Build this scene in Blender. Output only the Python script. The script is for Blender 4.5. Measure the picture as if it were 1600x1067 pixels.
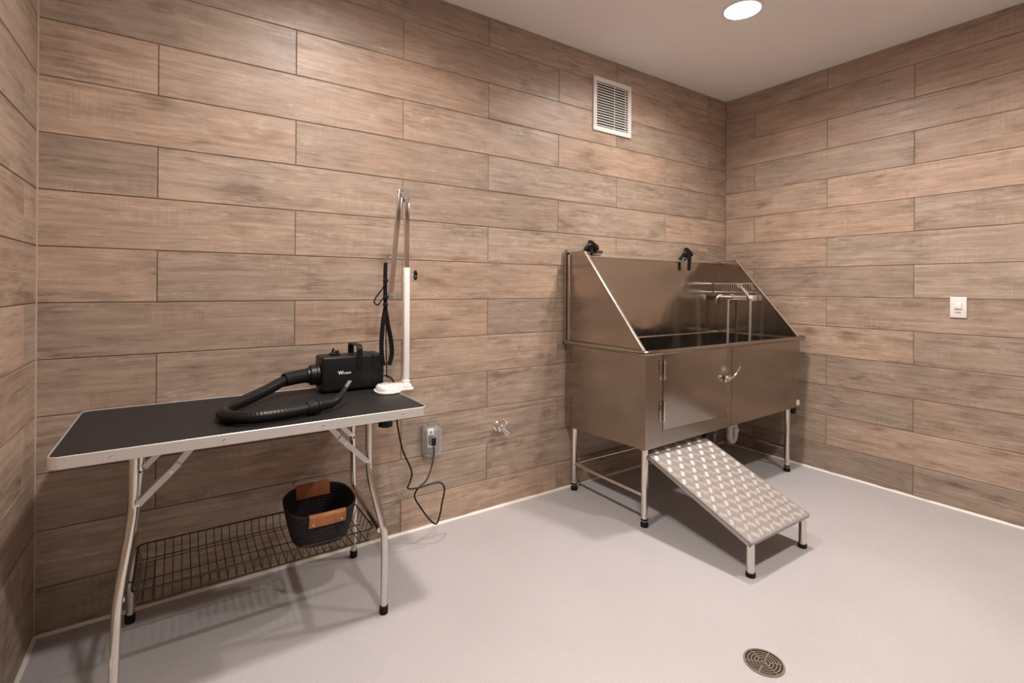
import bpy, bmesh, math, random
from mathutils import Vector, Matrix, Quaternion
random.seed(7)
for o in list(bpy.data.objects): bpy.data.objects.remove(o)
sc = bpy.context.scene
COL = sc.collection

# ------------------------------------------------------------------ camera
F_PX, CY = 775.58, 447.96
CAM = Vector((-3.6953, -2.3982, 1.2535)); YAW, PIT, ROL = 0.58964, 0.00127, 0.00634
fwd = Vector((math.sin(YAW)*math.cos(PIT), math.cos(YAW)*math.cos(PIT), math.sin(PIT)))
rgt = Vector((math.cos(YAW), -math.sin(YAW), 0)); upv = rgt.cross(fwd)
r2 = math.cos(ROL)*rgt + math.sin(ROL)*upv; u2 = -math.sin(ROL)*rgt + math.cos(ROL)*upv
cd = bpy.data.cameras.new('camera'); cam = bpy.data.objects.new('camera', cd); COL.objects.link(cam)
m = Matrix.Identity(4)
for i, v in enumerate((r2, u2, -fwd)):
    for k in range(3): m[k][i] = v[k]
m.translation = CAM; cam.matrix_world = m
cd.sensor_fit = 'HORIZONTAL'; cd.sensor_width = 36.0; cd.lens = 36.0*F_PX/1600; cd.shift_y = (CY-533.5)/1600
cd.clip_start = 0.02; sc.camera = cam

# ------------------------------------------------------------------ world, lights, exposure
w = bpy.data.worlds.new('world'); sc.world = w; w.use_nodes = True
w.node_tree.nodes['Background'].inputs[0].default_value = (1, .93, .87, 1)
w.node_tree.nodes['Background'].inputs[1].default_value = 0.02
sc.view_settings.view_transform = 'Standard'; sc.view_settings.look = 'None'
sc.view_settings.exposure = 0.62; sc.view_settings.gamma = 1; sc.view_settings.use_curve_mapping = False
LAMP_POS = [(-1.157, -.845), (-3.08, -.92), (-1.157, -2.10), (-3.08, -2.10)]
LAMP_POWER = 23.5
LAMP_COLOR = (1.0, .915, .85)

# room size
XL, XR, YB, YF, H = -4.119, 0.0, 0.0, -3.15, 2.775
ROW = .203

# ------------------------------------------------------------------ materials
MATS = {}
def mat(name, col, rough=.5, metal=0.0, **kw):
    if name in MATS: return MATS[name]
    m = bpy.data.materials.new(name); m.use_nodes = True
    b = m.node_tree.nodes['Principled BSDF']
    b.inputs['Base Color'].default_value = (*col, 1); b.inputs['Roughness'].default_value = rough; b.inputs['Metallic'].default_value = metal
    for k, v in kw.items(): b.inputs[k.replace('_', ' ')].default_value = v
    MATS[name] = m; return m
def nd(m, t, **kw):
    n = m.node_tree.nodes.new(t)
    for k, v in kw.items(): setattr(n, k, v)
    return n
def lk(m, a, b): m.node_tree.links.new(a, b)
def bsdf(m): return m.node_tree.nodes['Principled BSDF']
def noise(m, vec, scale, detail=4, rough=.5, dist=0):
    n = nd(m, 'ShaderNodeTexNoise'); n.inputs['Scale'].default_value = scale; n.inputs['Detail'].default_value = detail
    n.inputs['Roughness'].default_value = rough; n.inputs['Distortion'].default_value = dist
    if vec is not None: lk(m, vec, n.inputs['Vector'])
    return n.outputs['Fac']
def ramp(m, fac, stops):
    r = nd(m, 'ShaderNodeValToRGB'); e = r.color_ramp.elements
    while len(e) < len(stops): e.new(.5)
    for i, (p, c) in enumerate(stops):
        e[i].position = p; e[i].color = (*c, 1) if len(c) == 3 else c
    lk(m, fac, r.inputs[0]); return r.outputs[0]
def g(v): return (v, v, v)
def mathn(m, op, a, b=None, c=None):
    n = nd(m, 'ShaderNodeMath', operation=op)
    for i, v in enumerate((a, b, c)):
        if v is None: continue
        if isinstance(v, (int, float)): n.inputs[i].default_value = v
        else: lk(m, v, n.inputs[i])
    return n.outputs[0]
def mix(m, fac, a, b, mode='MIX'):
    n = nd(m, 'ShaderNodeMix', data_type='RGBA', blend_type=mode)
    if isinstance(fac, (int, float)): n.inputs[0].default_value = fac
    else: lk(m, fac, n.inputs[0])
    for i, v in ((6, a), (7, b)):
        if isinstance(v, tuple): n.inputs[i].default_value = (*v, 1)
        else: lk(m, v, n.inputs[i])
    return n.outputs[2]
def scaled(m, vec, s):
    n = nd(m, 'ShaderNodeMapping'); n.inputs['Scale'].default_value = s; lk(m, vec, n.inputs['Vector']); return n.outputs[0]
def bump(m, h, strength, dist=.002):
    n = nd(m, 'ShaderNodeBump'); n.inputs['Strength'].default_value = strength; n.inputs['Distance'].default_value = dist
    lk(m, h, n.inputs['Height']); lk(m, n.outputs[0], bsdf(m).inputs['Normal'])

def wood_tile():
    m = mat('wood_look_tile', (.4, .28, .2), .42)
    tc = nd(m, 'ShaderNodeTexCoord'); oi = nd(m, 'ShaderNodeObjectInfo')
    off = nd(m, 'ShaderNodeVectorMath', operation='SCALE'); off.inputs[0].default_value = (37.3, 0, 91.7); lk(m, oi.outputs['Random'], off.inputs['Scale'])
    ad = nd(m, 'ShaderNodeVectorMath', operation='ADD'); lk(m, tc.outputs['Object'], ad.inputs[0]); lk(m, off.outputs[0], ad.inputs[1])
    v = ad.outputs[0]
    # waviness of the grain
    wob = noise(m, scaled(m, v, (2.2, 1, 3)), 1.0, 2)
    wv = nd(m, 'ShaderNodeCombineXYZ'); lk(m, mathn(m, 'MULTIPLY', mathn(m, 'SUBTRACT', wob, .5), .022), wv.inputs[2])
    va = nd(m, 'ShaderNodeVectorMath', operation='ADD'); lk(m, v, va.inputs[0]); lk(m, wv.outputs[0], va.inputs[1]); v2 = va.outputs[0]
    streak = noise(m, scaled(m, v2, (2.8, 1, 58)), 1.0, 8, .70)
    fine = noise(m, scaled(m, v2, (9, 1, 240)), 1.0, 4, .65)
    blotch = noise(m, scaled(m, v2, (2.6, 1, 9)), 1.0, 6, .66)
    hue = noise(m, scaled(m, v, (1.9, 1, 6)), 1.0, 4, .6)
    worn = noise(m, scaled(m, v2, (5, 1, 16)), 1.0, 7, .72)
    saw = noise(m, scaled(m, v, (120, 1, 7)), 1.0, 3, .6)
    sawm = ramp(m, noise(m, scaled(m, v, (3.6, 1, 10)), 1.0, 3), [(.52, g(0)), (.64, g(1))])
    tan = ramp(m, streak, [(.25, (.275, .178, .124)), (.44, (.400, .280, .206)), (.58, (.475, .348, .264)), (.80, (.57, .445, .352))])
    gry = ramp(m, streak, [(.25, (.22, .160, .120)), (.45, (.345, .262, .204)), (.60, (.42, .332, .266)), (.82, (.53, .44, .365))])
    tone = mathn(m, 'ADD', mathn(m, 'MULTIPLY', oi.outputs['Random'], .55), mathn(m, 'MULTIPLY', hue, .75))
    c = mix(m, ramp(m, tone, [(.42, g(0)), (.80, g(1))]), tan, gry)
    c = mix(m, 1.0, c, ramp(m, blotch, [(.26, g(.60)), (.42, g(.88)), (.55, g(1.0)), (.75, g(1.12))]), 'MULTIPLY')
    c = mix(m, 1.0, c, ramp(m, fine, [(.30, g(.76)), (.5, g(1)), (.72, g(1.10))]), 'MULTIPLY')
    c = mix(m, mathn(m, 'MULTIPLY', ramp(m, worn, [(.56, g(0)), (.74, g(1))]), .40), c, (.56, .45, .365))
    c = mix(m, mathn(m, 'MULTIPLY', sawm, .38), c, mix(m, 1.0, c, ramp(m, saw, [(.36, g(.74)), (.62, g(1.28))]), 'MULTIPLY'))
    dsm = ramp(m, noise(m, scaled(m, v, (3.0, 1, 11)), 1.0, 3, .6), [(.50, g(0)), (.62, g(1))])
    ds = ramp(m, noise(m, scaled(m, v2, (7, 1, 70)), 1.0, 6, .7), [(.47, g(1)), (.60, g(.58))])
    c = mix(m, dsm, c, mix(m, 1.0, c, ds, 'MULTIPLY'))
    lsm = ramp(m, noise(m, scaled(m, v, (4.2, 1, 13)), 1.0, 3, .6), [(.53, g(0)), (.64, g(1))])
    ls = ramp(m, noise(m, scaled(m, v2, (16, 1, 110)), 1.0, 5, .7), [(.52, g(0)), (.60, g(.55))])
    c = mix(m, mathn(m, 'MULTIPLY', lsm, ls), c, (.60, .485, .395))
    sm = noise(m, scaled(m, v2, (3.0, 1, 7.5)), 1.0, 3, .55)
    c = mix(m, 1.0, c, ramp(m, sm, [(.30, (.66, .60, .56)), (.40, g(1))]), 'MULTIPLY')
    # knots
    vo = nd(m, 'ShaderNodeTexVoronoi', feature='F1'); vo.inputs['Scale'].default_value = 1.0; vo.inputs['Randomness'].default_value = 1
    lk(m, scaled(m, v2, (2.0, 1, 5.2)), vo.inputs['Vector'])
    d = vo.outputs['Distance']
    ring = mathn(m, 'SINE', mathn(m, 'MULTIPLY', d, 95))
    near = ramp(m, d, [(.03, g(1)), (.15, g(0))])
    sep = nd(m, 'ShaderNodeSeparateColor'); lk(m, vo.outputs['Color'], sep.inputs[0])
    pick = ramp(m, sep.outputs[0], [(.52, g(0)), (.56, g(1))])
    kn = mathn(m, 'MULTIPLY', near, pick)
    c = mix(m, mathn(m, 'MULTIPLY', kn, .7), c, mix(m, ramp(m, ring, [(.2, g(0)), (.9, g(1))]), (.30, .19, .125), (.16, .10, .068)))
    tonev = nd(m, 'ShaderNodeMath', operation='MULTIPLY_ADD')
    wn = nd(m, 'ShaderNodeTexWhiteNoise', noise_dimensions='1D'); lk(m, oi.outputs['Random'], wn.inputs['W'])
    val = mathn(m, 'MULTIPLY_ADD', wn.outputs['Value'], .25, .88)
    cb = nd(m, 'ShaderNodeCombineColor')
    for i in range(3): lk(m, val, cb.inputs[i])
    c = mix(m, 1.0, c, cb.outputs[0], 'MULTIPLY')
    lk(m, c, bsdf(m).inputs['Base Color'])
    lk(m, ramp(m, streak, [(.3, g(.50)), (.7, g(.38))]), bsdf(m).inputs['Roughness'])
    bump(m, mathn(m, 'ADD', streak, mathn(m, 'MULTIPLY', fine, .5)), .25, .0016)
    return m
M_TILE = wood_tile()
M_GROUT = mat('brown_grout', (.19, .122, .083), .9)
M_CAULK = mat('white_sealant', (.80, .76, .72), .5)
M_CORNER = mat('beige_sealant', (.40, .29, .22), .6)
def floor_mat():
    m = mat('grey_epoxy_floor', (.5, .48, .48), .5)
    tc = nd(m, 'ShaderNodeTexCoord'); v = tc.outputs['Object']
    big = noise(m, v, 1.7, 4, .55); sp = noise(m, v, 330, 2, .6)
    c = ramp(m, big, [(.3, (.450, .428, .438)), (.7, (.495, .473, .484))])
    c = mix(m, 1.0, c, ramp(m, sp, [(.30, g(.86)), (.5, g(1.0)), (.72, g(1.06))]), 'MULTIPLY')
    vo = nd(m, 'ShaderNodeTexVoronoi', feature='F1'); vo.inputs['Scale'].default_value = 3.2; lk(m, v, vo.inputs['Vector'])
    sep = nd(m, 'ShaderNodeSeparateColor'); lk(m, vo.outputs['Color'], sep.inputs[0])
    dot = mathn(m, 'MULTIPLY', ramp(m, vo.outputs['Distance'], [(.012, g(1)), (.022, g(0))]), ramp(m, sep.outputs[0], [(.6, g(0)), (.65, g(1))]))
    c = mix(m, mathn(m, 'MULTIPLY', dot, .7), c, (.16, .13, .12))
    lk(m, c, bsdf(m).inputs['Base Color'])
    lk(m, ramp(m, sp, [(.3, g(.50)), (.7, g(.40))]), bsdf(m).inputs['Roughness'])
    bump(m, sp, .35, .0012); return m
M_FLOOR = floor_mat()
def ceil_mat():
    m = mat('white_ceiling_paint', (.86, .835, .82), .85)
    tc = nd(m, 'ShaderNodeTexCoord'); bump(m, noise(m, tc.outputs['Object'], 60, 4), .12, .002); return m
M_CEIL = ceil_mat()
def steel(name, col, rough, bs=.18, grain=(1, 1, 1), wave=1.1, dr=.05):
    m = mat(name, col, rough, 1.0)
    tc = nd(m, 'ShaderNodeTexCoord'); v = tc.outputs['Object']
    a = noise(m, v, wave*3, 2, .4)
    b = noise(m, scaled(m, v, grain), 1.0, 3, .6)
    lk(m, ramp(m, b, [(.3, g(max(.02, rough-dr))), (.7, g(rough+dr))]), bsdf(m).inputs['Roughness'])
    bump(m, a, bs, .02); return m
M_STEEL = steel('brushed_stainless_steel', (.385, .347, .308), .21, .05, (60, 60, 1.5), 1.1, .02)
M_STEELD = steel('brushed_stainless_sheet', (.44, .395, .355), .19, .12, (60, 60, 1.5), .8, .02)
M_SPLASH = steel('dented_stainless_sheet', (.56, .51, .46), .17, .42, (60, 60, 1.5), 1.25, .02)
M_HOSEM = mat('satin_metal_hose', (.66, .63, .59), .42, 1.0)
M_SATIN = mat('satin_chrome', (.78, .76, .73), .22, 1.0)
M_TUBE = mat('polished_steel_tube', (.72, .68, .63), .13, 1.0)
M_CHROME = mat('chrome', (.82, .80, .78), .08, 1.0)
M_ALU = mat('satin_aluminium', (.74, .73, .725), .42, .7)
M_BRIGHT = mat('bright_steel_edge', (.90, .86, .80), .30, 1.0)
M_GALV = mat('galvanised_brace', (.62, .60, .59), .34, 1.0)
M_RUB = mat('black_rubber', (.008, .007, .007), .6, Specular_IOR_Level=.25)
M_BLKP = mat('black_plastic', (.007, .007, .007), .38, Specular_IOR_Level=.3)
M_HOSE = mat('black_hose_rubber', (.006, .006, .0065), .34, Specular_IOR_Level=.3)
M_BLKM = mat('black_painted_metal', (.0095, .0095, .0098), .42, Specular_IOR_Level=.28)
M_WHITE = mat('white_plastic', (.84, .82, .80), .35)
M_WHITEM = mat('white_painted_metal', (.80, .785, .765), .40)
M_PVC = mat('white_pvc', (.66, .64, .60), .4)
M_DARK = mat('dark_void', (.02, .017, .015), .9)
M_VENTBACK = mat('dark_duct', (.055, .045, .038), .9)
M_GREYP = mat('grey_plastic', (.17, .16, .15), .4)
M_STRAP = mat('black_webbing', (.008, .0075, .0075), .8, Specular_IOR_Level=.2)
M_WIRE = mat('dark_wire', (.075, .058, .046), .38, 1.0)
M_LOGO = mat('white_print', (.85, .85, .85), .5)
M_INK = mat('grey_print', (.18, .17, .17), .6)
M_BRONZE = steel('worn_bronze_grate', (.42, .35, .29), .42, .1, (40, 40, 40))
def clear():
    m = mat('clear_plastic', (.93, .92, .90), .08); b = bsdf(m)
    b.inputs['Transmission Weight'].default_value = .0
    b.inputs['Alpha'].default_value = .17; return m
M_CLEAR = clear()
def mat_rubber_top():
    m = mat('black_textured_mat', (.024, .022, .022), .5, Specular_IOR_Level=.3)
    tc = nd(m, 'ShaderNodeTexCoord'); v = tc.outputs['Object']
    rt = nd(m, 'ShaderNodeMapping'); rt.inputs['Rotation'].default_value = (0, 0, math.pi/4); rt.inputs['Scale'].default_value = (56, 56, 56); lk(m, v, rt.inputs['Vector'])
    ck = nd(m, 'ShaderNodeTexVoronoi', feature='F1', distance='CHEBYCHEV'); ck.inputs['Scale'].default_value = 1; ck.inputs['Randomness'].default_value = 0
    lk(m, rt.outputs[0], ck.inputs['Vector'])
    hgt = ramp(m, ck.outputs['Distance'], [(.25, g(1)), (.45, g(0))])
    lk(m, mix(m, hgt, (.003, .003, .003), (.046, .042, .043)), bsdf(m).inputs['Base Color'])
    bump(m, hgt, .9, .002); return m
M_MAT = mat_rubber_top()
def leather():
    m = mat('tan_leather', (.42, .15, .045), .45)
    tc = nd(m, 'ShaderNodeTexCoord'); n = noise(m, tc.outputs['Object'], 45, 4)
    lk(m, ramp(m, n, [(.3, (.33, .115, .035)), (.7, (.47, .18, .058))]), bsdf(m).inputs['Base Color']); bump(m, n, .2, .002); return m
M_LEATHER = leather()
def rope():
    m = mat('charcoal_cotton_rope', (.05, .043, .046), .9, Specular_IOR_Level=.1)
    tc = nd(m, 'ShaderNodeTexCoord'); v = tc.outputs['Object']
    n = noise(m, v, 160, 3)
    lk(m, ramp(m, n, [(.3, (.022, .019, .021)), (.7, (.052, .046, .050))]), bsdf(m).inputs['Base Color'])
    bump(m, n, .6, .003); return m
M_ROPE = rope()
def emis():
    m = mat('lit_diffuser', (1, 1, 1), .5); b = bsdf(m)
    b.inputs['Emission Color'].default_value = (*LAMP_COLOR, 1); b.inputs['Emission Strength'].default_value = 12; return m
M_LAMP = emis()

# ------------------------------------------------------------------ mesh helpers
class MB:
    def __init__(s): s.bm = bmesh.new()
    def box(s, lo, hi, bev=0, seg=2):
        lo, hi = Vector(lo), Vector(hi); c = (lo+hi)/2
        return s.obox(c, hi-lo, Matrix.Identity(3), bev, seg)
    def obox(s, c, size, rot, bev=0, seg=2):
        r = bmesh.ops.create_cube(s.bm, size=1); vs = r['verts']
        for v in vs: v.co = Vector((v.co.x*size[0], v.co.y*size[1], v.co.z*size[2]))
        if bev:
            es = list({e for v in vs for e in v.link_edges})
            rb = bmesh.ops.bevel(s.bm, geom=es, offset=bev, segments=seg, affect='EDGES', profile=.5)
            vs = list({v for f in rb['faces'] for v in f.verts} | {v for v in vs if v.is_valid})
        for v in vs: v.co = rot @ v.co + Vector(c)
        return s
    def beam(s, p0, p1, wdt, hgt, up=(0, 0, 1), bev=0):
        p0, p1 = Vector(p0), Vector(p1); d = p1-p0; x = d.normalized(); up = Vector(up)
        y = up.cross(x).normalized(); z = x.cross(y)
        R = Matrix((x, y, z)).transposed()
        return s.obox((p0+p1)/2, (d.length, wdt, hgt), R, bev)
    def ring(s, c, n, r, seg, ax=None):
        n = Vector(n).normalized()
        a = (ax or (Vector((0, 0, 1)) if abs(n.z) < .9 else Vector((1, 0, 0)))).cross(n).normalized(); b = n.cross(a)
        return [s.bm.verts.new(Vector(c) + r*(math.cos(2*math.pi*i/seg)*a + math.sin(2*math.pi*i/seg)*b)) for i in range(seg)]
    def skin(s, rings, closed=False, caps=True):
        n = len(rings[0]); R = rings + ([rings[0]] if closed else [])
        for a, b in zip(R, R[1:]):
            for i in range(n): s.bm.faces.new((a[i], a[(i+1) % n], b[(i+1) % n], b[i]))
        if caps and not closed:
            s.bm.faces.new(rings[0][::-1]); s.bm.faces.new(rings[-1])
        return s
    def cyl(s, p0, p1, r, r1=None, seg=16):
        p0, p1 = Vector(p0), Vector(p1); r1 = r if r1 is None else r1
        return s.skin([s.ring(p0, p1-p0, r, seg), s.ring(p1, p1-p0, r1, seg)])
    def lathe(s, p0, axis, prof, seg=24):
        p0 = Vector(p0); a = Vector(axis).normalized()
        return s.skin([s.ring(p0+a*t, a, max(r, 1e-4), seg) for t, r in prof])
    def tube(s, path, r, seg=8, sub=0, closed=False, radii=None):
        P = [Vector(p) for p in path]
        if sub: P, radii = catmull(P, sub, closed, radii)
        N = len(P); rings = []; pn = None; a = None
        for i in range(N):
            if closed: t = (P[(i+1) % N]-P[i-1]).normalized()
            else: t = (P[min(i+1, N-1)]-P[max(i-1, 0)]).normalized()
            if a is None:
                a = (Vector((0, 0, 1)) if abs(t.z) < .9 else Vector((1, 0, 0))).cross(t).normalized()
            else:
                a = (a - t*a.dot(t)).normalized()
            b = t.cross(a); rr = radii[i] if radii else r
            rings.append([s.bm.verts.new(P[i] + rr*(math.cos(2*math.pi*k/seg)*a + math.sin(2*math.pi*k/seg)*b)) for k in range(seg)])
        return s.skin(rings, closed)
    def prism(s, pts, vec):
        vec = Vector(vec); A = [s.bm.verts.new(Vector(p)) for p in pts]; B = [s.bm.verts.new(Vector(p)+vec) for p in pts]
        return s.skin([A, B])
    def ribbon(s, path, wd, th, side):
        side = Vector(side).normalized(); P = catmull([Vector(p) for p in path], 5)[0]; rings = []
        for i, p in enumerate(P):
            t = (P[min(i+1, len(P)-1)]-P[max(i-1, 0)]).normalized(); n = t.cross(side).normalized(); sd = n.cross(t).normalized()
            rings.append([s.bm.verts.new(p + sd*a*wd/2 + n*b*th/2) for a, b in ((-1, -1), (1, -1), (1, 1), (-1, 1))])
        return s.skin(rings)
def catmull(P, sub, closed=False, radii=None):
    out = []; ro = []; N = len(P)
    rng = range(N if closed else N-1)
    for i in rng:
        if closed: p0, p1, p2, p3 = P[i-1], P[i], P[(i+1) % N], P[(i+2) % N]
        else: p0, p1, p2, p3 = P[max(i-1, 0)], P[i], P[i+1], P[min(i+2, N-1)]
        for k in range(sub):
            t = k/sub
            out.append(.5*((2*p1)+(-p0+p2)*t+(2*p0-5*p1+4*p2-p3)*t*t+(-p0+3*p1-3*p2+p3)*t**3))
            if radii: ro.append(radii[i]*(1-t)+radii[min(i+1, N-1)]*t)
    if not closed:
        out.append(P[-1].copy())
        if radii: ro.append(radii[-1])
    return out, (ro if radii else None)
def build(mb, name, m, parent=None, smooth=True, loc=None, kind=None, label=None):
    """one mesh object; geometry is given in world space and stored around loc (or the parent's origin)"""
    bm = mb.bm; bmesh.ops.recalc_face_normals(bm, faces=bm.faces)
    me = bpy.data.meshes.new(name)
    base = Vector((0, 0, 0)); q = parent
    while q is not None: base += q.location; q = q.parent
    org = Vector(loc) if loc is not None else (base if parent is not None else sum((v.co for v in bm.verts), Vector())/max(1, len(bm.verts)))
    for v in bm.verts: v.co -= org
    bm.to_mesh(me); bm.free(); me.materials.append(m)
    if smooth:
        me.polygons.foreach_set('use_smooth', [True]*len(me.polygons)); me.set_sharp_from_angle(angle=math.radians(38))
    o = bpy.data.objects.new(name, me); COL.objects.link(o); o.location = org - base; o.parent = parent
    if kind: o['kind'] = kind
    if label: o['label'] = label
    return o
def thing(name, label, cat, loc, group=None):
    o = bpy.data.objects.new(name, None); o.empty_display_size = .05; COL.objects.link(o); o.location = loc
    o['label'] = label; o['category'] = cat
    if group: o['group'] = group
    return o
def tag(o, label, cat, group=None):
    o['label'] = label; o['category'] = cat
    if group: o['group'] = group
    return o
def struct(o, label=None):
    o['kind'] = 'structure'
    if label: o['label'] = label
    return o

# ------------------------------------------------------------------ room shell
T = .0028   # grout recess
struct(build(MB().box((XL-.2, YF-.2, -.12), (XR+.2, YB+.2, 0)), 'floor', M_FLOOR, smooth=False), 'light grey speckled epoxy floor')
ceil = struct(build(MB().box((XL-.2, YF-.2, H), (XR+.2, YB+.2, H+.12)), 'ceiling', M_CEIL, smooth=False), 'plain off-white painted ceiling')
mbc = MB()                                   # round openings for the recessed lights
for x, y in LAMP_POS: mbc.cyl((x, y, H-.05), (x, y, H+.06), .0935, seg=48)
cut = build(mbc, 'cutter', M_CEIL, loc=(0, 0, 0))
bo = ceil.modifiers.new('holes', 'BOOLEAN'); bo.object = cut; bo.solver = 'EXACT'
bpy.context.view_layer.update()
me = bpy.data.meshes.new_from_object(ceil.evaluated_get(bpy.context.evaluated_depsgraph_get()))
ceil.modifiers.clear(); ceil.data = me; bpy.data.objects.remove(cut)
wb = struct(build(MB().box((XL-.2, YB+T, 0), (XR+.2, YB+.2, H)), 'wall_back', M_GROUT, smooth=False), 'long back wall clad in wood-look plank tiles')
wr = struct(build(MB().box((XR+T, YF-.2, 0), (XR+.2, YB+T, H)), 'wall_right', M_GROUT, smooth=False), 'right wall clad in wood-look plank tiles with a light switch')
wl = struct(build(MB().box((XL-.2, YF-.2, 0), (XL-T, YB+T, H)), 'wall_left', M_GROUT, smooth=False), 'left wall clad in wood-look plank tiles')
struct(build(MB().box((XL-T, YF-.2, 0), (XR+T, YF, H)), 'wall_front', M_TILE, smooth=False), 'brown wall behind the viewer')

TILE_CACHE = {}
def tile_mesh(lx, lz):
    key = (round(lx, 3), round(lz, 3))
    if key in TILE_CACHE: return TILE_CACHE[key]
    hx, hz = lx/2, lz/2; e = .0014; d = .008
    lev = [(hx, hz, d), (hx, hz, e), (hx-e, hz-e, 0)]          # y from the wall outwards (front at y=0, looking along -y)
    vs = [(sx*a, y, sz*b) for a, b, y in lev for sx, sz in ((-1, -1), (1, -1), (1, 1), (-1, 1))]
    fs = [(8, 9, 10, 11)]
    for l in (0, 4):
        for i in range(4): fs.append((l+i, l+(i+1) % 4, l+4+(i+1) % 4, l+4+i))
    me = bpy.data.meshes.new('tile'); me.from_pydata(vs, [], fs); me.materials.append(M_TILE); me.update()
    TILE_CACHE[key] = me; return me
GAP = .0034
def lay(parent, umin, umax, joints_even, joints_odd, ztop0, place, rot):
    """rows counted downward from line 0 at height ztop0; a row lies between line k and k+1"""
    k = -math.ceil((H-ztop0)/ROW)
    while ztop0-k*ROW > 1e-4:
        z1 = min(H, ztop0-k*ROW); z0 = max(0, ztop0-(k+1)*ROW); kk = k; k += 1
        if z1-z0 < .01: continue
        js = sorted(j for j in (joints_even if kk % 2 == 0 else joints_odd) if umin+.01 < j < umax-.01)
        us = [umin]+js+[umax]
        for a, b in zip(us, us[1:]):
            o = bpy.data.objects.new('tile', tile_mesh(b-a-GAP, z1-z0-GAP)); COL.objects.link(o)
            p = place((a+b)/2, (z0+z1)/2); o.location = Vector(p) - parent.location; o.rotation_euler = (0, 0, rot); o.parent = parent
S2 = 1.0102
bj = -3.7708
lay(wb, XL, XR, [bj + S2*i for i in range(5)], [bj + S2*(i+.5) for i in range(-1, 5)], 2.2022, lambda u, z: (u, YB, z), 0)
lay(wr, YF, YB, [-1.262+.010-S2*i for i in range(-1, 4)] + [-.245], [-.764-S2*i for i in range(4)], 2.6245, lambda u, z: (XR, u, z), -math.pi/2)
lay(wl, YF, YB, [-.165-S2*(i+.5) for i in range(4)], [-.165-S2*i for i in range(4)], 2.2022, lambda u, z: (XL, u, z), math.pi/2)

# sealant lines where floor meets walls, and in the left corner
def bead(name, p0, p1, n, label):
    mb = MB(); n = Vector(n); p0, p1 = Vector(p0), Vector(p1); rings = []
    N = 60
    rnd = random.Random(3)
    for i in range(N+1):
        p = p0.lerp(p1, i/N); s = .0095*(.8+.45*rnd.random())
        rings.append([mb.bm.verts.new(q) for q in (p, p+n*s, p+n*s*.35+Vector((0, 0, s*.35)), p+Vector((0, 0, s)))])
    mb.skin(rings); return struct(build(mb, name, M_CAULK), label)
bead('baseboard_back', (XL, YB, 0), (XR, YB, 0), (0, -1, 0), 'thin white sealant line along the foot of the back wall')
bead('baseboard_right', (XR, YB-.012, 0), (XR, YF, 0), (-1, 0, 0), 'thin white sealant line along the foot of the right wall')
bead('baseboard_left', (XL, YF, 0), (XL, YB-.012, 0), (1, 0, 0), 'thin white sealant line along the foot of the left wall')
struct(build(MB().prism([(XL, 0, .012), (XL+.004, 0, .012), (XL, -.004, .012)], (0, 0, H-.012)), 'trim_1', M_CORNER, smooth=False), 'thin beige sealant line in the left wall corner')

# ------------------------------------------------------------------ ceiling lights
def downlight(x, y, label):
    t = thing('ceiling_light', label, 'light', (x, y, H), 'recessed ceiling lights')
    RC = .034                                # depth of the diffuser above the ceiling line
    mb = MB()
    mb.skin([mb.ring((x, y, H+z), (0, 0, -1), r, 48) for z, r in ((-.0002, .106), (-.004, .105), (-.006, .098), (-.005, .0905), (RC+.006, .0885), (RC+.010, .0925), (-.0002, .0925))], closed=True)
    build(mb, 'trim_ring', M_WHITE, t)
    build(MB().lathe((x, y, H+RC+.006), (0, 0, -1), [(0, .0885), (.003, .0885), (.004, .075)], 48), 'diffuser', M_LAMP, t)
    ld = bpy.data.lights.new('lamp', 'AREA'); ld.shape = 'DISK'; ld.size = .168; ld.energy = LAMP_POWER; ld.color = LAMP_COLOR
    lo = bpy.data.objects.new('lamp', ld); COL.objects.link(lo); lo.parent = t; lo.location = (0, 0, RC)
    return t
for (x, y), l in zip(LAMP_POS, ('round recessed ceiling light shining above the dog tub', 'round recessed ceiling light above the grooming table',
                               'round recessed ceiling light near the right wall behind the viewer', 'round recessed ceiling light near the left wall behind the viewer')):
    downlight(x, y, l)

# ------------------------------------------------------------------ wall vent
def vent():
    x0, x1, z0, z1 = -1.468, -1.116, 2.283, 2.640
    t = thing('wall_vent', 'white louvred air vent grille high on the tiled back wall', 'vent', ((x0+x1)/2, 0, z0))
    b = .032; y = -.010
    mb = MB()
    mb.box((x0, y, z1-b), (x1, -.0002, z1), .003).box((x0, y, z0), (x1, -.0002, z0+b), .003)
    mb.box((x0, y, z0+b-.002), (x0+b, -.0002, z1-b+.002), .003).box((x1-b, y, z0+b-.002), (x1, -.0002, z1-b+.002), .003)
    build(mb, 'frame', M_WHITEM, t)
    build(MB().box((x0+b-.004, -.0012, z0+b-.004), (x1-b+.004, -.0002, z1-b+.004)), 'duct_opening', M_VENTBACK, t, smooth=False)
    n = 17; hh = (z1-z0-2*b)/n
    for i in range(n):
        zc = z0+b+hh*(i+.5); c = ((x0+x1)/2, -.0062, zc)
        R = Matrix.Rotation(math.radians(38), 3, 'X')
        build(MB().obox(c, (x1-x0-2*b+.004, .0105, .0050), R), 'slat', M_WHITEM, t, smooth=False)
    for fx in (.57, .93):
        xx = x0+b+(x1-x0-2*b)*fx
        build(MB().box((xx-.002, -.0045, z0+b), (xx+.002, -.0014, z1-b)), 'divider', M_WHITEM, t, smooth=False)
    for xx in (x0+.015, x1-.015):
        build(MB().lathe((xx, y, (z0+z1)/2), (0, -1, 0), [(0, .005), (.001, .005), (.002, .003)], 12), 'screw', M_GALV, t)
vent()

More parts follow.
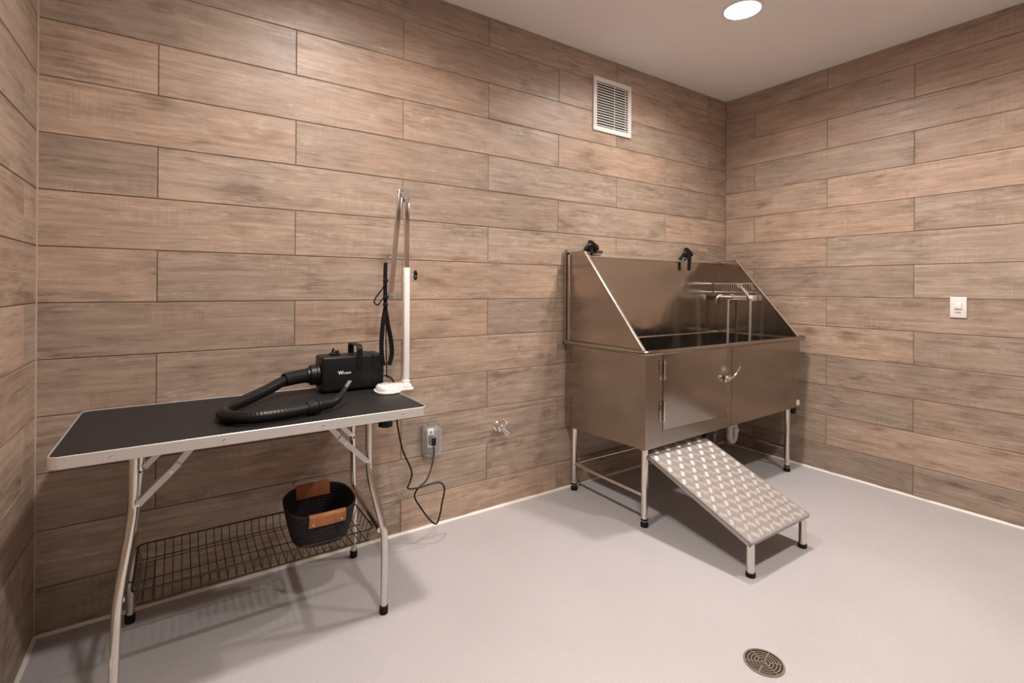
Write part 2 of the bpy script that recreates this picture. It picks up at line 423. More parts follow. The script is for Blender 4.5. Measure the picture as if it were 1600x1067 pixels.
# ------------------------------------------------------------------ light switch
def switch():
    y0, y1, z0, z1 = -1.498, -1.424, 1.096, 1.215; yc = (y0+y1)/2
    t = thing('light_switch', 'white light switch on the tiled right wall', 'switch', (0, yc, z0))
    build(MB().box((-.008, y0, z0), (-.0002, y1, z1), .003, 3), 'plate', M_WHITE, t)
    build(MB().box((-.0095, yc-.0175, z0+.050), (-.0075, yc+.0175, z0+.088), .0008), 'surround', M_WHITE, t)
    build(MB().obox((-.0115, yc, z0+.069), (.006, .029, .032), Matrix.Rotation(math.radians(7), 3, 'Y'), .0015), 'rocker', M_WHITE, t)
    build(MB().box((-.0092, yc-.012, z0+.029), (-.0078, yc+.012, z0+.033), .0003), 'indicator_slot', M_GREYP, t)
switch()

# ------------------------------------------------------------------ floor drain
def drain():
    c = Vector((-2.061, -1.488, 0)); t = thing('floor_drain', 'round bronze floor drain grate set in the grey floor', 'drain', c)
    build(MB().lathe(c+Vector((0, 0, .0003)), (0, 0, 1), [(0, .060), (.0006, .060)], 40), 'sump', M_DARK, t)
    def ringm(ri, ro, z1):
        mb = MB(); return mb.skin([mb.ring(c+Vector((0, 0, h)), (0, 0, 1), r, 40) for h, r in ((.0008, ri), (z1, ri+.0006), (z1, ro-.0006), (.0008, ro))], closed=True)
    build(ringm(.0565, .0635, .0042), 'rim', M_BRONZE, t)
    for k in range(5):
        r = .008 + k*.0102
        build(ringm(r-.0026, r+.0026, .0036), 'grate_ring', M_BRONZE, t)
    for a in range(6):
        an = math.radians(a*60+14)
        if a % 2 == 0: p0, p1 = .0, .058
        else: p0, p1 = .018, .058
        d = Vector((math.cos(an), math.sin(an), 0))
        build(MB().beam(c+d*p0+Vector((0, 0, .0024)), c+d*p1+Vector((0, 0, .0024)), .0045, .0026), 'spoke', M_BRONZE, t, smooth=False)
drain()

# ------------------------------------------------------------------ grooming table
TX0, TX1, TY0, TY1, TZ = -3.985, -2.908, -.652, -.058, .797
def rrect(x0, x1, y0, y1, r, n=5):
    P = []
    for cx, cy, a0 in ((x1-r, y1-r, 0), (x0+r, y1-r, 90), (x0+r, y0+r, 180), (x1-r, y0+r, 270)):
        for i in range(n+1):
            a = math.radians(a0+90*i/n); P.append((cx+r*math.cos(a), cy+r*math.sin(a)))
    return P
def table():
    t = thing('grooming_table', 'folding pet grooming table with black textured top and silver edge', 'table', ((TX0+TX1)/2, (TY0+TY1)/2, 0))
    P = rrect(TX0+.003, TX1-.003, TY0+.003, TY1-.003, .028)
    build(MB().prism([(x, y, TZ-.028) for x, y in P], (0, 0, .024)), 'tabletop', M_BLKM, t, smooth=False)
    build(MB().prism([(x, y, TZ-.004) for x, y in P], (0, 0, .004)), 'rubber_mat', M_MAT, t, smooth=False)
    mb = MB(); ri = rrect(TX0+.004, TX1-.004, TY0+.004, TY1-.004, .026, 7); ro = rrect(TX0, TX1, TY0, TY1, .030, 7)
    rings = []
    for (a, b), (c, d) in zip(ri, ro):
        rings.append([mb.bm.verts.new(v) for v in ((a, b, TZ-.031), (c, d, TZ-.031), (c, d, TZ+.001), ((a+c)/2, (b+d)/2, TZ+.0025), (a, b, TZ+.0015))])
    mb.skin(rings, closed=True); et = build(mb, 'edge_trim', M_ALU, t)
    for x in (-3.849, -3.579, -3.288, -3.006):
        build(MB().lathe((x, TY0, TZ-.016), (0, -1, 0), [(0, .0052), (.0012, .005), (.0026, .003)], 12), 'screw', M_CHROME, et)
    # legs: end frames that bend outwards
    LP = {('l', 'f'): [(-3.808, -.50, .760), (-3.810, -.50, .60), (-3.815, -.507, .53), (-3.838, -.532, .36), (-3.846, -.540, .26), (-3.852, -.542, 0)],
          ('r', 'f'): [(-3.086, -.50, .760), (-3.084, -.50, .60), (-3.080, -.506, .52), (-3.048, -.532, .36), (-3.036, -.540, .28), (-3.037, -.542, 0)],
          ('l', 'b'): [(-3.808, -.125, .760), (-3.812, -.125, .60), (-3.817, -.118, .53), (-3.830, -.092, .36), (-3.838, -.082, .26), (-3.842, -.078, 0)],
          ('r', 'b'): [(-3.040, -.125, .760), (-3.038, -.125, .60), (-3.036, -.118, .52), (-3.026, -.092, .36), (-3.018, -.082, .28), (-3.018, -.080, 0)]}
    for (sx, sy), p in LP.items():
        lg = build(MB().tube(p[:-1]+[(p[-1][0], p[-1][1], .012)], .0135, 14, 6), 'leg', M_TUBE, t)
        e = p[-1]
        build(MB().lathe((e[0], e[1], 0), (0, 0, 1), [(0, .0155), (.004, .0165), (.030, .0162), (.032, .0138)], 18), 'rubber_foot', M_RUB, lg)
        h = p[1]
        s = -1 if sy == 'f' else 1
        build(MB().lathe((h[0], h[1]-.0128, h[2]-.03), (0, -1, 0), [(0, .0042), (.0012, .0042)], 10), 'bolt_hole', M_DARK, lg)
        build(MB().box((h[0]-.022, h[1]-.018, TZ-.062), (h[0]+.022, h[1]+.018, TZ-.0285), .003), 'hinge_bracket', M_GALV, t)
    for sx, xa in (('l', -3.834), ('r', -3.040)):
        f, b = LP[(sx, 'f')], LP[(sx, 'b')]
        build(MB().tube([(f[3][0], f[3][1], .318), (b[3][0], b[3][1], .328)], .0125, 12), 'cross_bar', M_TUBE, t)
        build(MB().tube([(f[1][0], f[1][1], .735), (b[1][0], b[1][1], .735)], .0105, 12), 'cross_bar', M_TUBE, t)
    # folding braces: two flat bars with a riveted joint
    for sx, sgn in (('l', 1), ('r', -1)):
        for sy, yo in (('f', .0), ('b', .0)):
            h = LP[(sx, sy)][1]; y = h[1]
            a = Vector((h[0]+sgn*.012, y, .585)); c = Vector((h[0]+sgn*.172, y, TZ-.036)); j = a.lerp(c, .52)+Vector((0, 0, -.006))
            br = build(MB().beam(a+Vector((0, -.016, 0)), j+Vector((0, -.016, 0))+(j-a).normalized()*.03, .0028, .019, (0, 1, 0) if 0 else (0, 0, 1)), 'brace', M_GALV, t, smooth=False)
            build(MB().beam(a+Vector((0, .014, 0)), j+Vector((0, .014, 0))+(j-a).normalized()*.03, .0028, .019), 'brace_bar', M_GALV, br, smooth=False)
            build(MB().beam(j-(c-j).normalized()*.03+Vector((0, -.011, 0)), c+Vector((0, -.011, 0)), .0028, .019), 'brace_bar', M_GALV, br, smooth=False)
            build(MB().beam(j-(c-j).normalized()*.03+Vector((0, .010, 0)), c+Vector((0, .010, 0)), .0028, .019), 'brace_bar', M_GALV, br, smooth=False)
            build(MB().cyl(j+Vector((0, -.021, 0)), j+Vector((0, .02, 0)), .0045, seg=10), 'rivet', M_CHROME, br)
            build(MB().cyl(a+Vector((0, -.019, 0)), a+Vector((0, .018, 0)), .0045, seg=10), 'rivet', M_CHROME, br)
            build(MB().box((c.x-.018, y-.018, TZ-.046), (c.x+.018, y+.018, TZ-.0285), .002), 'brace_plate', M_GALV, br)
    # wire tray hung between the end frames
    x0, x1, y0, y1, zr, zb = -3.815, -3.052, -.470, -.125, .300, .252
    tray = build(MB().tube([(x, y, zr) for x, y in rrect(x0, x1, y0, y1, .02, 3)], .0030, 6, closed=True), 'wire_tray', M_WIRE, t)
    n = 29
    for i in range(1, n):
        x = x0+(x1-x0)*i/n
        build(MB().tube([(x, y0, zr), (x, y0+.012, zb+.006), (x, y0+.018, zb), (x, y1-.018, zb), (x, y1-.012, zb+.006), (x, y1, zr)], .0016, 5), 'cross_wire', M_WIRE, tray)
    for y, z in ((y0+.02, zb-.003), (y0+.17, zb-.003), (y1-.02, zb-.003)):
        build(MB().tube([(x0+.012, y, z), (x1-.012, y, z)], .0021, 5), 'long_wire', M_WIRE, tray)
    for k in range(1, 9):
        y = y0+(y1-y0)*k/9
        for xa, xb in ((x0, x0+.014), (x1, x1-.014)):
            build(MB().tube([(xa, y, zr), (xb, y, zb)], .0016, 5), 'end_wire', M_WIRE, tray)
    for xa, sg in ((x0, -1), (x1, 1)):
        for y in (y0+.05, y1-.05):
            build(MB().tube([(xa-sg*.002, y, zr-.004), (xa+sg*.004, y, zr+.012), (xa+sg*.012, y, zr+.0105)], .0024, 6, 4), 'hook', M_WIRE, tray)
    return t
table()

# ------------------------------------------------------------------ rope basket in the tray
def basket():
    cx, cy, zb, zt = -3.222, -.306, .2545, .397
    t = thing('storage_basket', 'charcoal woven rope basket with tan leather handles in the wire tray', 'basket', (cx, cy, zb))
    def sup(a, b, n, k): 
        P = []
        for i in range(k):
            th = 2*math.pi*i/k; c, s = math.cos(th), math.sin(th)
            P.append((a*math.copysign(abs(c)**(2/n), c), b*math.copysign(abs(s)**(2/n), s)))
        return P
    K = 56; rows = 13; mb = MB(); prof = []
    for i in range(rows*4+1):                        # coiled rope courses on the outside
        f = i/(rows*4); bulge = .0024*abs(math.sin(math.pi*f*rows))
        prof.append((f, bulge))
    def rg(f, dr, zoff=0):
        a = .100+.032*f**.8+dr; b = .098+.038*f**.8+dr; z = zb+(zt-zb)*f
        return [mb.bm.verts.new((cx+x, cy+y, z+zoff+.012*f*f*y/b)) for x, y in sup(a, b, 2.7, K)]
    rings = [[mb.bm.verts.new((cx+x, cy+y, zb)) for x, y in sup(.04, .04, 2.5, K)]] + [rg(f, bl) for f, bl in prof] + [rg(1, -.003, .003)] + [rg(f, -.006-bl) for f, bl in prof[::-2]] + [[mb.bm.verts.new((cx+x, cy+y, zb+.005)) for x, y in sup(.04, .04, 2.5, K)]]
    mb.skin(rings); build(mb, 'basket_body', M_ROPE, t)
    for s in (-1, 1):
        # leather strap wrapped over the rim
        mb = MB(); wd = .070
        def yb(f): return (.098+.038*f**.8)
        zt2 = zt+.012*s
        prof = [(cy+s*(yb(.68)+.004), zb+(zt-zb)*.68+s*.006), (cy+s*(yb(.85)+.0045), zb+(zt-zb)*.85+s*.009), (cy+s*(yb(1)+.005), zt2-.002), (cy+s*(yb(1)-.003), zt2+.0075), (cy+s*(yb(1)-.012), zt2-.002), (cy+s*(yb(.72)-.0115), zb+(zt-zb)*.72+s*.008)]
        for th, sg in ((0, 1),):
            rings = []
            for k in range(9):
                u = -wd+2*wd*k/8; sag = -.010*(u/.132)**2*s
                col = []
                for (y, z) in prof: col.append((cx+u*.96, y+sag, z))
                col += [(cx+u*.96, y+sag+(-.003*s if i > 3 else .003*s)*(1 if i != 3 else 0), z+(.003 if i in (2, 3) else 0)) for i, (y, z) in reversed(list(enumerate(prof)))]
                rings.append([mb.bm.verts.new(c) for c in col])
            mb.skin(rings)
        h = build(mb, 'leather_handle', M_LEATHER, t)
        if s < 0:
            for u in (-.052, .052):
                sag = .010*(u/.132)**2
                build(MB().lathe((cx+u, cy+s*(yb(.78)+.0065)+sag, zb+(zt-zb)*.78-.008), (0, -1, 0), [(0, .004), (.002, .0035), (.003, .0015)], 10), 'rivet', M_CHROME, h)
basket()

# ------------------------------------------------------------------ grooming arm clamped to the table edge
AX, AY = -2.858, -.300
def arm():
    t = thing('leash_stand', 'white and chrome leash stand clamped to the grooming table edge', 'leash stand', (AX, AY, TZ))
    z = TZ+.003
    pl = [(AX-.135, AY-.035), (AX-.120, AY-.062), (AX-.085, AY-.072), (AX-.050, AY-.058), (AX-.03, AY-.030), (AX+.020, AY-.030), (AX+.024, AY+.026), (AX-.03, AY+.028), (AX-.055, AY+.052), (AX-.09, AY+.062), (AX-.122, AY+.045), (AX-.136, AY+.005)]
    cxm = AX-.06
    mb = MB(); rings = []
    sm = catmull([Vector((x, y, 0)) for x, y in pl], 4, True)[0]
    for dz, s in ((0, 1.05), (.005, 1.05), (.006, .97), (.020, .93), (.026, .84)):
        rings.append([mb.bm.verts.new((cxm+(p.x-cxm)*s, AY+(p.y-AY)*s, z+dz)) for p in sm])
    mb.skin(rings); build(mb, 'base_plate', M_WHITEM, t)
    build(MB().box((AX-.015, AY-.015, z+.02), (AX+.015, AY+.015, z+.042), .004), 'socket', M_WHITEM, t)
    build(MB().box((AX-.0125, AY-.0125, z+.02), (AX+.0125, AY+.0125, 1.338), .002), 'post', M_WHITEM, t)
    build(MB().box((AX-.0095, AY-.0095, 1.33), (AX+.0095, AY+.0095, 1.655), .0015), 'upper_tube', M_TUBE, t)
    # hinge plates and folded-down arm
    mbh = MB()
    for dy in (-.0115, .0115):
        mbh.prism([(AX-.040, AY+dy, 1.688), (AX-.022, AY+dy, 1.694), (AX+.011, AY+dy, 1.682), (AX+.011, AY+dy, 1.628), (AX-.006, AY+dy, 1.626), (AX-.036, AY+dy, 1.664)], (0, .002 if dy > 0 else -.002, 0))
    hb = build(mbh, 'hinge_bracket', M_GALV, t, smooth=False)
    for x, zz in ((AX-.028, 1.676), (AX+.002, 1.642)):
        build(MB().cyl((x, AY-.017, zz), (x, AY+.016, zz), .0045, seg=10), 'rivet', M_CHROME, hb)
    a0 = Vector((AX-.030, AY, 1.680)); a1 = Vector((AX-.072, AY+.004, 1.205))
    fa = build(MB().beam(a0, a1, .019, .019, (1, 0, 0), .0015), 'folded_arm', M_TUBE, t)
    d = (a1-a0).normalized()
    build(MB().beam(a1-d*.018, a1+d*.004, .021, .021, (1, 0, 0), .003), 'end_cap', M_GREYP, fa)
    hk = a0.lerp(a1, .60)+Vector((-.011, 0, 0))
    build(MB().tube([hk+Vector((.001, 0, .012)), hk+Vector((-.010, 0, .010)), hk+Vector((-.014, 0, -.006)), hk+Vector((-.006, 0, -.014)), hk+Vector((.001, 0, -.012))], .0036, 7, 4), 'eye_loop', M_CHROME, fa)
    # height knob
    kz = 1.305
    kn = build(MB().cyl((AX+.012, AY-.004, kz), (AX+.030, AY-.010, kz), .005, seg=10), 'knob_stem', M_CHROME, t)
    mb = MB(); rings = []
    dirv = Vector((.95, -.31, 0)).normalized(); a = Vector((.31, .95, 0)).normalized(); b = Vector((0, 0, 1)); c0 = Vector((AX+.030, AY-.010, kz))
    for tt, s in ((0, .55), (.004, 1), (.013, 1), (.017, .6)):
        rings.append([mb.bm.verts.new(c0+dirv*tt+s*(.020+.0035*math.cos(5*th))*(math.cos(th)*a+math.sin(th)*b)) for th in [2*math.pi*i/40 for i in range(40)]])
    mb.skin(rings); build(mb, 'height_knob', M_BLKP, t)
    # clamp jaw under the table with its screw knob
    xs = TX1+.004
    mbc = MB().box((xs, AY-.020, TZ-.095), (xs+.006, AY+.020, z+.006), .001).box((xs-.075, AY-.020, TZ-.101), (xs+.006, AY+.020, TZ-.095), .001)
    build(mbc, 'clamp_jaw', M_WHITEM, t)
    build(MB().cyl((xs-.045, AY, TZ-.128), (xs-.045, AY, TZ-.033), .005, seg=10), 'clamp_screw', M_CHROME, t)
    mb = MB(); rings = []
    for zz, s in ((-.152, .8), (-.148, 1), (-.132, 1), (-.128, .75)):
        rings.append([mb.bm.verts.new((xs-.045+s*(.030+.002*math.cos(8*th))*math.cos(th), AY+s*(.030+.002*math.cos(8*th))*math.sin(th), TZ+zz)) for th in [2*math.pi*i/48 for i in range(48)]])
    mb.skin(rings); build(mb, 'clamp_knob', M_BLKP, t)
    return hk
HK = arm()

# ------------------------------------------------------------------ leash hanging from the arm
def leash():
    y = AY-.004; h = HK+Vector((-.014, 0, -.004))
    t = thing('grooming_leash', 'black webbing grooming loop hanging from the folded chrome arm', 'leash', (h.x, y, .96))
    build(MB().tube([(h.x+.004, y, h.z+.003), (h.x-.006, y-.003, h.z-.001), (h.x-.012, y, h.z-.016), (h.x-.014, y, h.z-.034)], .0050, 8, 4), 'snap_hook', M_CHROME, t)
    b = Vector((h.x-.016, y, h.z-.034))
    build(MB().ribbon([b, b+Vector((-.003, -.004, -.05)), b+Vector((-.002, -.002, -.12)), b+Vector((.001, 0, -.22))], .017, .003, (1, -.5, 0)), 'strap', M_STRAP, t)
    # open side loop
    build(MB().tube([b+Vector((.004, -.004, -.075)), b+Vector((-.018, -.008, -.115)), b+Vector((-.045, -.010, -.150)), b+Vector((-.052, -.010, -.172)), b+Vector((-.034, -.008, -.182)), b+Vector((-.018, -.006, -.160)), b+Vector((.000, -.004, -.148))], .0030, 7, 6), 'side_loop', M_STRAP, t)
    for dz in (-.078, -.150, -.182):
        build(MB().box((b.x-.011, y-.009, b.z+dz-.008), (b.x+.010, y+.005, b.z+dz+.008), .003), 'slider', M_BLKP, t)
    k = b+Vector((.000, 0, -.20))
    # the noose: two hanging straps that meet low
    build(MB().ribbon([k, k+Vector((-.010, 0, -.06)), k+Vector((-.016, 0, -.14)), k+Vector((-.014, 0, -.21)), k+Vector((-.006, 0, -.245))], .019, .003, (1, -.6, 0)), 'noose_strap', M_STRAP, t)
    build(MB().ribbon([k, k+Vector((.010, 0, -.06)), k+Vector((.026, 0, -.14)), k+Vector((.030, 0, -.20)), k+Vector((.018, 0, -.245))], .019, .003, (1, -.6, 0)), 'noose_strap', M_STRAP, t)
    build(MB().tube([k, k+Vector((.002, -.003, -.08)), k+Vector((.003, -.003, -.17)), k+Vector((.006, -.003, -.255)), k+Vector((.008, -.002, -.300))], .0024, 6, 4), 'cord_tail', M_STRAP, t)
leash()

# ------------------------------------------------------------------ pet dryer
def dryer():
    x0, x1, y0, y1, z0, z1 = -3.196, -2.930, -.222, -.092, TZ+.008, .952
    t = thing('pet_dryer', 'black box-shaped pet dryer lying on the grooming table', 'dryer', ((x0+x1)/2, (y0+y1)/2, TZ))
    body = build(MB().box((x0, y0, z0), (x1, y1, z1), .010, 4), 'housing', M_BLKM, t)
    build(MB().box((x1-.052, y0-.0015, z0-.001), (x1-.046, y1+.0015, z1+.0015), .001), 'seam_band', M_BLKP, body)
    for fx in (x0+.03, x1-.03):
        for fy in (y0+.02, y1-.02):
            build(MB().lathe((fx, fy, TZ+.0005), (0, 0, 1), [(0, .009), (.009, .010)], 12), 'rubber_foot', M_RUB, t)
    # strap handle bridging the top
    hx = -3.040; w2 = .013
    ys = [(y0-.004, z1-.052), (y0-.004, z1+.028), (y0+.004, z1+.042), (y0+.02, z1+.046), (y1-.02, z1+.046), (y1-.004, z1+.042), (y1+.004, z1+.028), (y1+.004, z1-.052)]
    yi = [(y1+.0005, z1-.052), (y1+.0005, z1+.026), (y1-.006, z1+.036), (y1-.02, z1+.040), (y0+.02, z1+.040), (y0+.006, z1+.036), (y0-.0005, z1+.026), (y0-.0005, z1-.052)]
    mb = MB(); A = ys+yi
    n = len(ys)
    rings = []
    for (a, b), (c, d) in zip(ys, yi[::-1]):
        rings.append([mb.bm.verts.new(v) for v in ((hx-w2, a, b), (hx+w2, a, b), (hx+w2, c, d), (hx-w2, c, d))])
    mb.skin(rings); build(mb, 'handle', M_BLKP, t, smooth=False)
    # switch block and lever
    sw = build(MB().box((-3.150, y0+.045, z1-.001), (-3.110, y0+.085, z1+.010), .003), 'switch_block', M_BLKP, t)
    build(MB().beam((-3.140, y0+.065, z1+.008), (-3.134, y0+.065, z1+.030), .009, .008, (0, 1, 0), .002), 'toggle', M_BLKP, sw)
    build(MB().box((-3.128, y0+.055, z1+.009), (-3.112, y0+.075, z1+.019), .002), 'rocker', M_BLKP, sw)
    # hose port
    c = Vector((x0, (y0+y1)/2+.004, .872))
    build(MB().lathe(c, (-1, 0, 0), [(-.002, .048), (.010, .047), (.012, .043)], 30), 'port_flange', M_BLKP, t)
    mb = MB(); rings = []
    for tt, s in ((.008, .038), (.012, .042), (.034, .041), (.038, .036)):
        rings.append([mb.bm.verts.new(c+Vector((-tt, (s+.0012*(i % 2))*math.cos(2*math.pi*i/60), (s+.0012*(i % 2))*math.sin(2*math.pi*i/60)))) for i in range(60)])
    mb.skin(rings); build(mb, 'ribbed_collar', M_BLKP, t)
    build(MB().lathe(c+Vector((-.034, 0, 0)), (-1, 0, 0), [(0, .034), (.012, .033), (.016, .029)], 24), 'coupling', M_HOSE, t)
    d0 = c+Vector((-.045, 0, 0))
    cuff = [d0, d0+Vector((-.05, -.012, -.002)), d0+Vector((-.095, -.028, -.006))]
    build(MB().tube(cuff, .028, 20, 4, radii=[.030, .0285, .0275]), 'cuff', M_RUB, t)
    # flexible hose: a path with fine corrugation
    zt = TZ+.0245
    path = [cuff[-1]+Vector((.02, .008, 0)), cuff[-1]+Vector((-.02, -.012, -.008)), (-3.405, -.235, zt+.022), (-3.480, -.305, zt+.008), (-3.545, -.375, zt), (-3.572, -.455, zt), (-3.552, -.535, zt), (-3.495, -.572, zt), (-3.425, -.575, zt), (-3.355, -.560, zt), (-3.310, -.545, zt+.002)]
    P = catmull([Vector(p) for p in path], 26)[0]
    rad = [.0210+.0004*(1 if (i//2) % 2 else 0) for i in range(len(P))]
    build(MB().tube(P, .02, 16, radii=rad), 'hose', M_HOSE, t)
    # nozzle end
    e = Vector(path[-1]); d = Vector((.97, .22, .05)).normalized()
    mb = MB(); rings = []
    for tt, s in ((-.016, .020), (-.012, .0245), (.020, .0245), (.024, .022)):
        n0 = d; a = Vector((0, 0, 1)).cross(n0).normalized(); b = n0.cross(a)
        rings.append([mb.bm.verts.new(e+d*tt+(s+.001*(i % 2))*(math.cos(2*math.pi*i/48)*a+math.sin(2*math.pi*i/48)*b)) for i in range(48)])
    mb.skin(rings); build(mb, 'hose_collar', M_BLKP, t)
    nz = build(MB().lathe(e+d*.022, d, [(0, .019), (.004, .024), (.010, .024), (.014, .021), (.058, .0185), (.062, .016)], 24), 'nozzle_sleeve', M_BLKP, t)
    n1 = e+d*.080; 
    build(MB().tube([n1-d*.006, n1+Vector((.022, .014, .006)), n1+Vector((.050, .044, .022)), n1+Vector((.066, .062, .038))], .014, 14, 4, radii=[.0165, .0150, .0105, .0075]), 'nozzle', M_BLKP, t)
    q = n1+Vector((.064, .060, .036)); dq = Vector((.026, .026, .022))
    tip = MB().beam(q, q+dq, .015, .004, (0, 0, 1), .001); build(tip, 'nozzle_tip', M_GREYP, t)
    # printed logo on the front face
    for txt, x, z, size, ex in (('W', -3.131, .876, .0205, .0008), ('oopet', -3.1110, .877, .0142, .0003)):
        cu = bpy.data.curves.new('logo', 'FONT'); cu.body = txt; cu.size = size; cu.extrude = .0002; cu.offset = ex
        ob = bpy.data.objects.new('logo', cu); COL.objects.link(ob)
        bpy.context.view_layer.update()
        me = bpy.data.meshes.new_from_object(ob.evaluated_get(bpy.context.evaluated_depsgraph_get()))
        bpy.data.objects.remove(ob); me.materials.clear(); me.materials.append(M_LOGO)
        lo = bpy.data.objects.new('logo', me); COL.objects.link(lo); lo.parent = t
        lo.location = Vector((x, y0-.0006, z))-t.location; lo.rotation_euler = (math.pi/2, 0, 0); lo['label'] = 'small white printed brand lettering'
    # mains lead
    cy = (y0+y1)/2
    cord = [(x1-.004, cy, .905), (x1+.012, cy-.01, .890), (x1+.013, cy-.01, .850), (x1+.004, cy, .832), (x1+.018, cy+.01, .838), (x1+.050, cy+.02, .832), (x1+.078, cy+.02, .800), (x1+.074, -.165, .72), (-2.855, -.19, .63), (-2.832, -.2, .50), (-2.786, -.2, .39), (-2.792, -.2, .34), (-2.803, -.2, .310), (-2.75, -.2, .302), (-2.69, -.196, .304), (-2.635, -.195, .300), (-2.613, -.197, .265), (-2.627, -.2, .20), (-2.638, -.2, .145), (-2.657, -.2, .107), (-2.695, -.2, .140), (-2.745, -.2, .215), (-2.768, -.196, .265), (-2.745, -.190, .298), (-2.70, -.180, .322), (-2.66, -.15, .370), (-2.618, -.085, .420), (-2.612, -.056, .445)]
    build(MB().tube(cord, .0040, 8, 6), 'power_cord', M_BLKP, t)
    build(MB().box((-2.626, -.072, .440), (-2.598, -.028, .482), .006), 'plug', M_BLKP, t)
dryer()

# ------------------------------------------------------------------ outlet with clear in-use cover
def outlet():
    x0, x1, z0, z1 = -2.652, -2.556, .378, .538; xc = (x0+x1)/2
    t = thing('wall_outlet', 'wall outlet under a clear plastic bubble cover', 'outlet', (xc, 0, z0))
    build(MB().box((x0+.004, -.012, z0+.004), (x1-.004, -.0002, z1-.004), .004), 'back_plate', M_GREYP, t)
    rc = build(MB().box((xc-.020, -.020, z0+.040), (xc+.016, -.011, z1-.022), .003), 'receptacle', M_WHITE, t)
    for zz in (z0+.060, z0+.086):
        build(MB().box((xc-.016, -.0225, zz), (xc+.012, -.0195, zz+.019), .002), 'socket', M_BLKP, rc)
    build(MB().box((xc-.008, -.0225, z1-.046), (xc+.006, -.0195, z1-.034), .001), 'test_button', M_GREYP, rc)
    # transparent dome: thin shell
    def dome(off):
        mbR = []
        for y, i in ((-.010, 0), (-.050, .004), (-.064, .010), (-.070, .020)):
            mbR.append([(x, y+off*.8, z) for x, z in rrect(x0+i+off, x1-i-off, z0+i+off, z1-i-off, .022, 5)])
        return mbR
    mb = MB(); A = [[mb.bm.verts.new(p) for p in r] for r in dome(0)]; n = len(A[0])
    for a, b in zip(A, A[1:]):
        for i in range(n): mb.bm.faces.new((a[i], a[(i+1) % n], b[(i+1) % n], b[i]))
    mb.bm.faces.new(A[-1])
    build(mb, 'clear_cover', M_CLEAR, t)
    build(MB().tube([(x, -.013, z) for x, z in rrect(x0, x1, z0, z1, .022, 5)], .0035, 6, closed=True), 'cover_gasket', M_GREYP, t)
    build(MB().cyl((x0+.03, -.016, z1+.001), (x1-.03, -.016, z1+.001), .006, seg=10), 'hinge_barrel', M_GREYP, t)
outlet()

# ------------------------------------------------------------------ wall tap
def tap():
    c = Vector((-2.185, 0, .462)); t = thing('wall_tap', 'small chrome hose tap sticking out of the tiled wall', 'tap', c)
    build(MB().lathe(c, (0, -1, 0), [(.0002, .028), (.003, .028), (.006, .024), (.008, .014)], 24), 'escutcheon', M_SATIN, t)
    build(MB().lathe(c, (0, -1, 0), [(.006, .013), (.020, .013), (.022, .026), (.046, .026), (.048, .015), (.068, .013)], 6), 'valve_body', M_SATIN, t)
    h = c+Vector((.016, -.052, .012)); dv = Vector((.62, -.30, .72)).normalized()
    build(MB().lathe(c+Vector((0, -.050, 0)), dv, [(0, .011), (.020, .011), (.022, .007), (.036, .006)], 14), 'stem', M_CHROME, t)
    hc = c+Vector((0, -.050, 0))+dv*.036
    a = dv.cross(Vector((0, 1, 0))).normalized(); b = dv.cross(a)
    hd = build(MB().lathe(hc-dv*.004, dv, [(0, .008), (.008, .010), (.012, .006)], 12), 'handle', M_CHROME, t)
    for k in range(4):
        d = a*math.cos(k*math.pi/2+.5)+b*math.sin(k*math.pi/2+.5)
        build(MB().tube([hc, hc+d*.018, hc+d*.032], .0045, 8, radii=[.004, .005, .0075]), 'handle_arm', M_SATIN, hd)
    dn = Vector((.55, -.45, -.70)).normalized()
    build(MB().lathe(c+Vector((.002, -.056, -.004)), dn, [(0, .012), (.018, .012), (.020, .017), (.044, .017), (.046, .011)], 14), 'spout', M_SATIN, t)
tap()

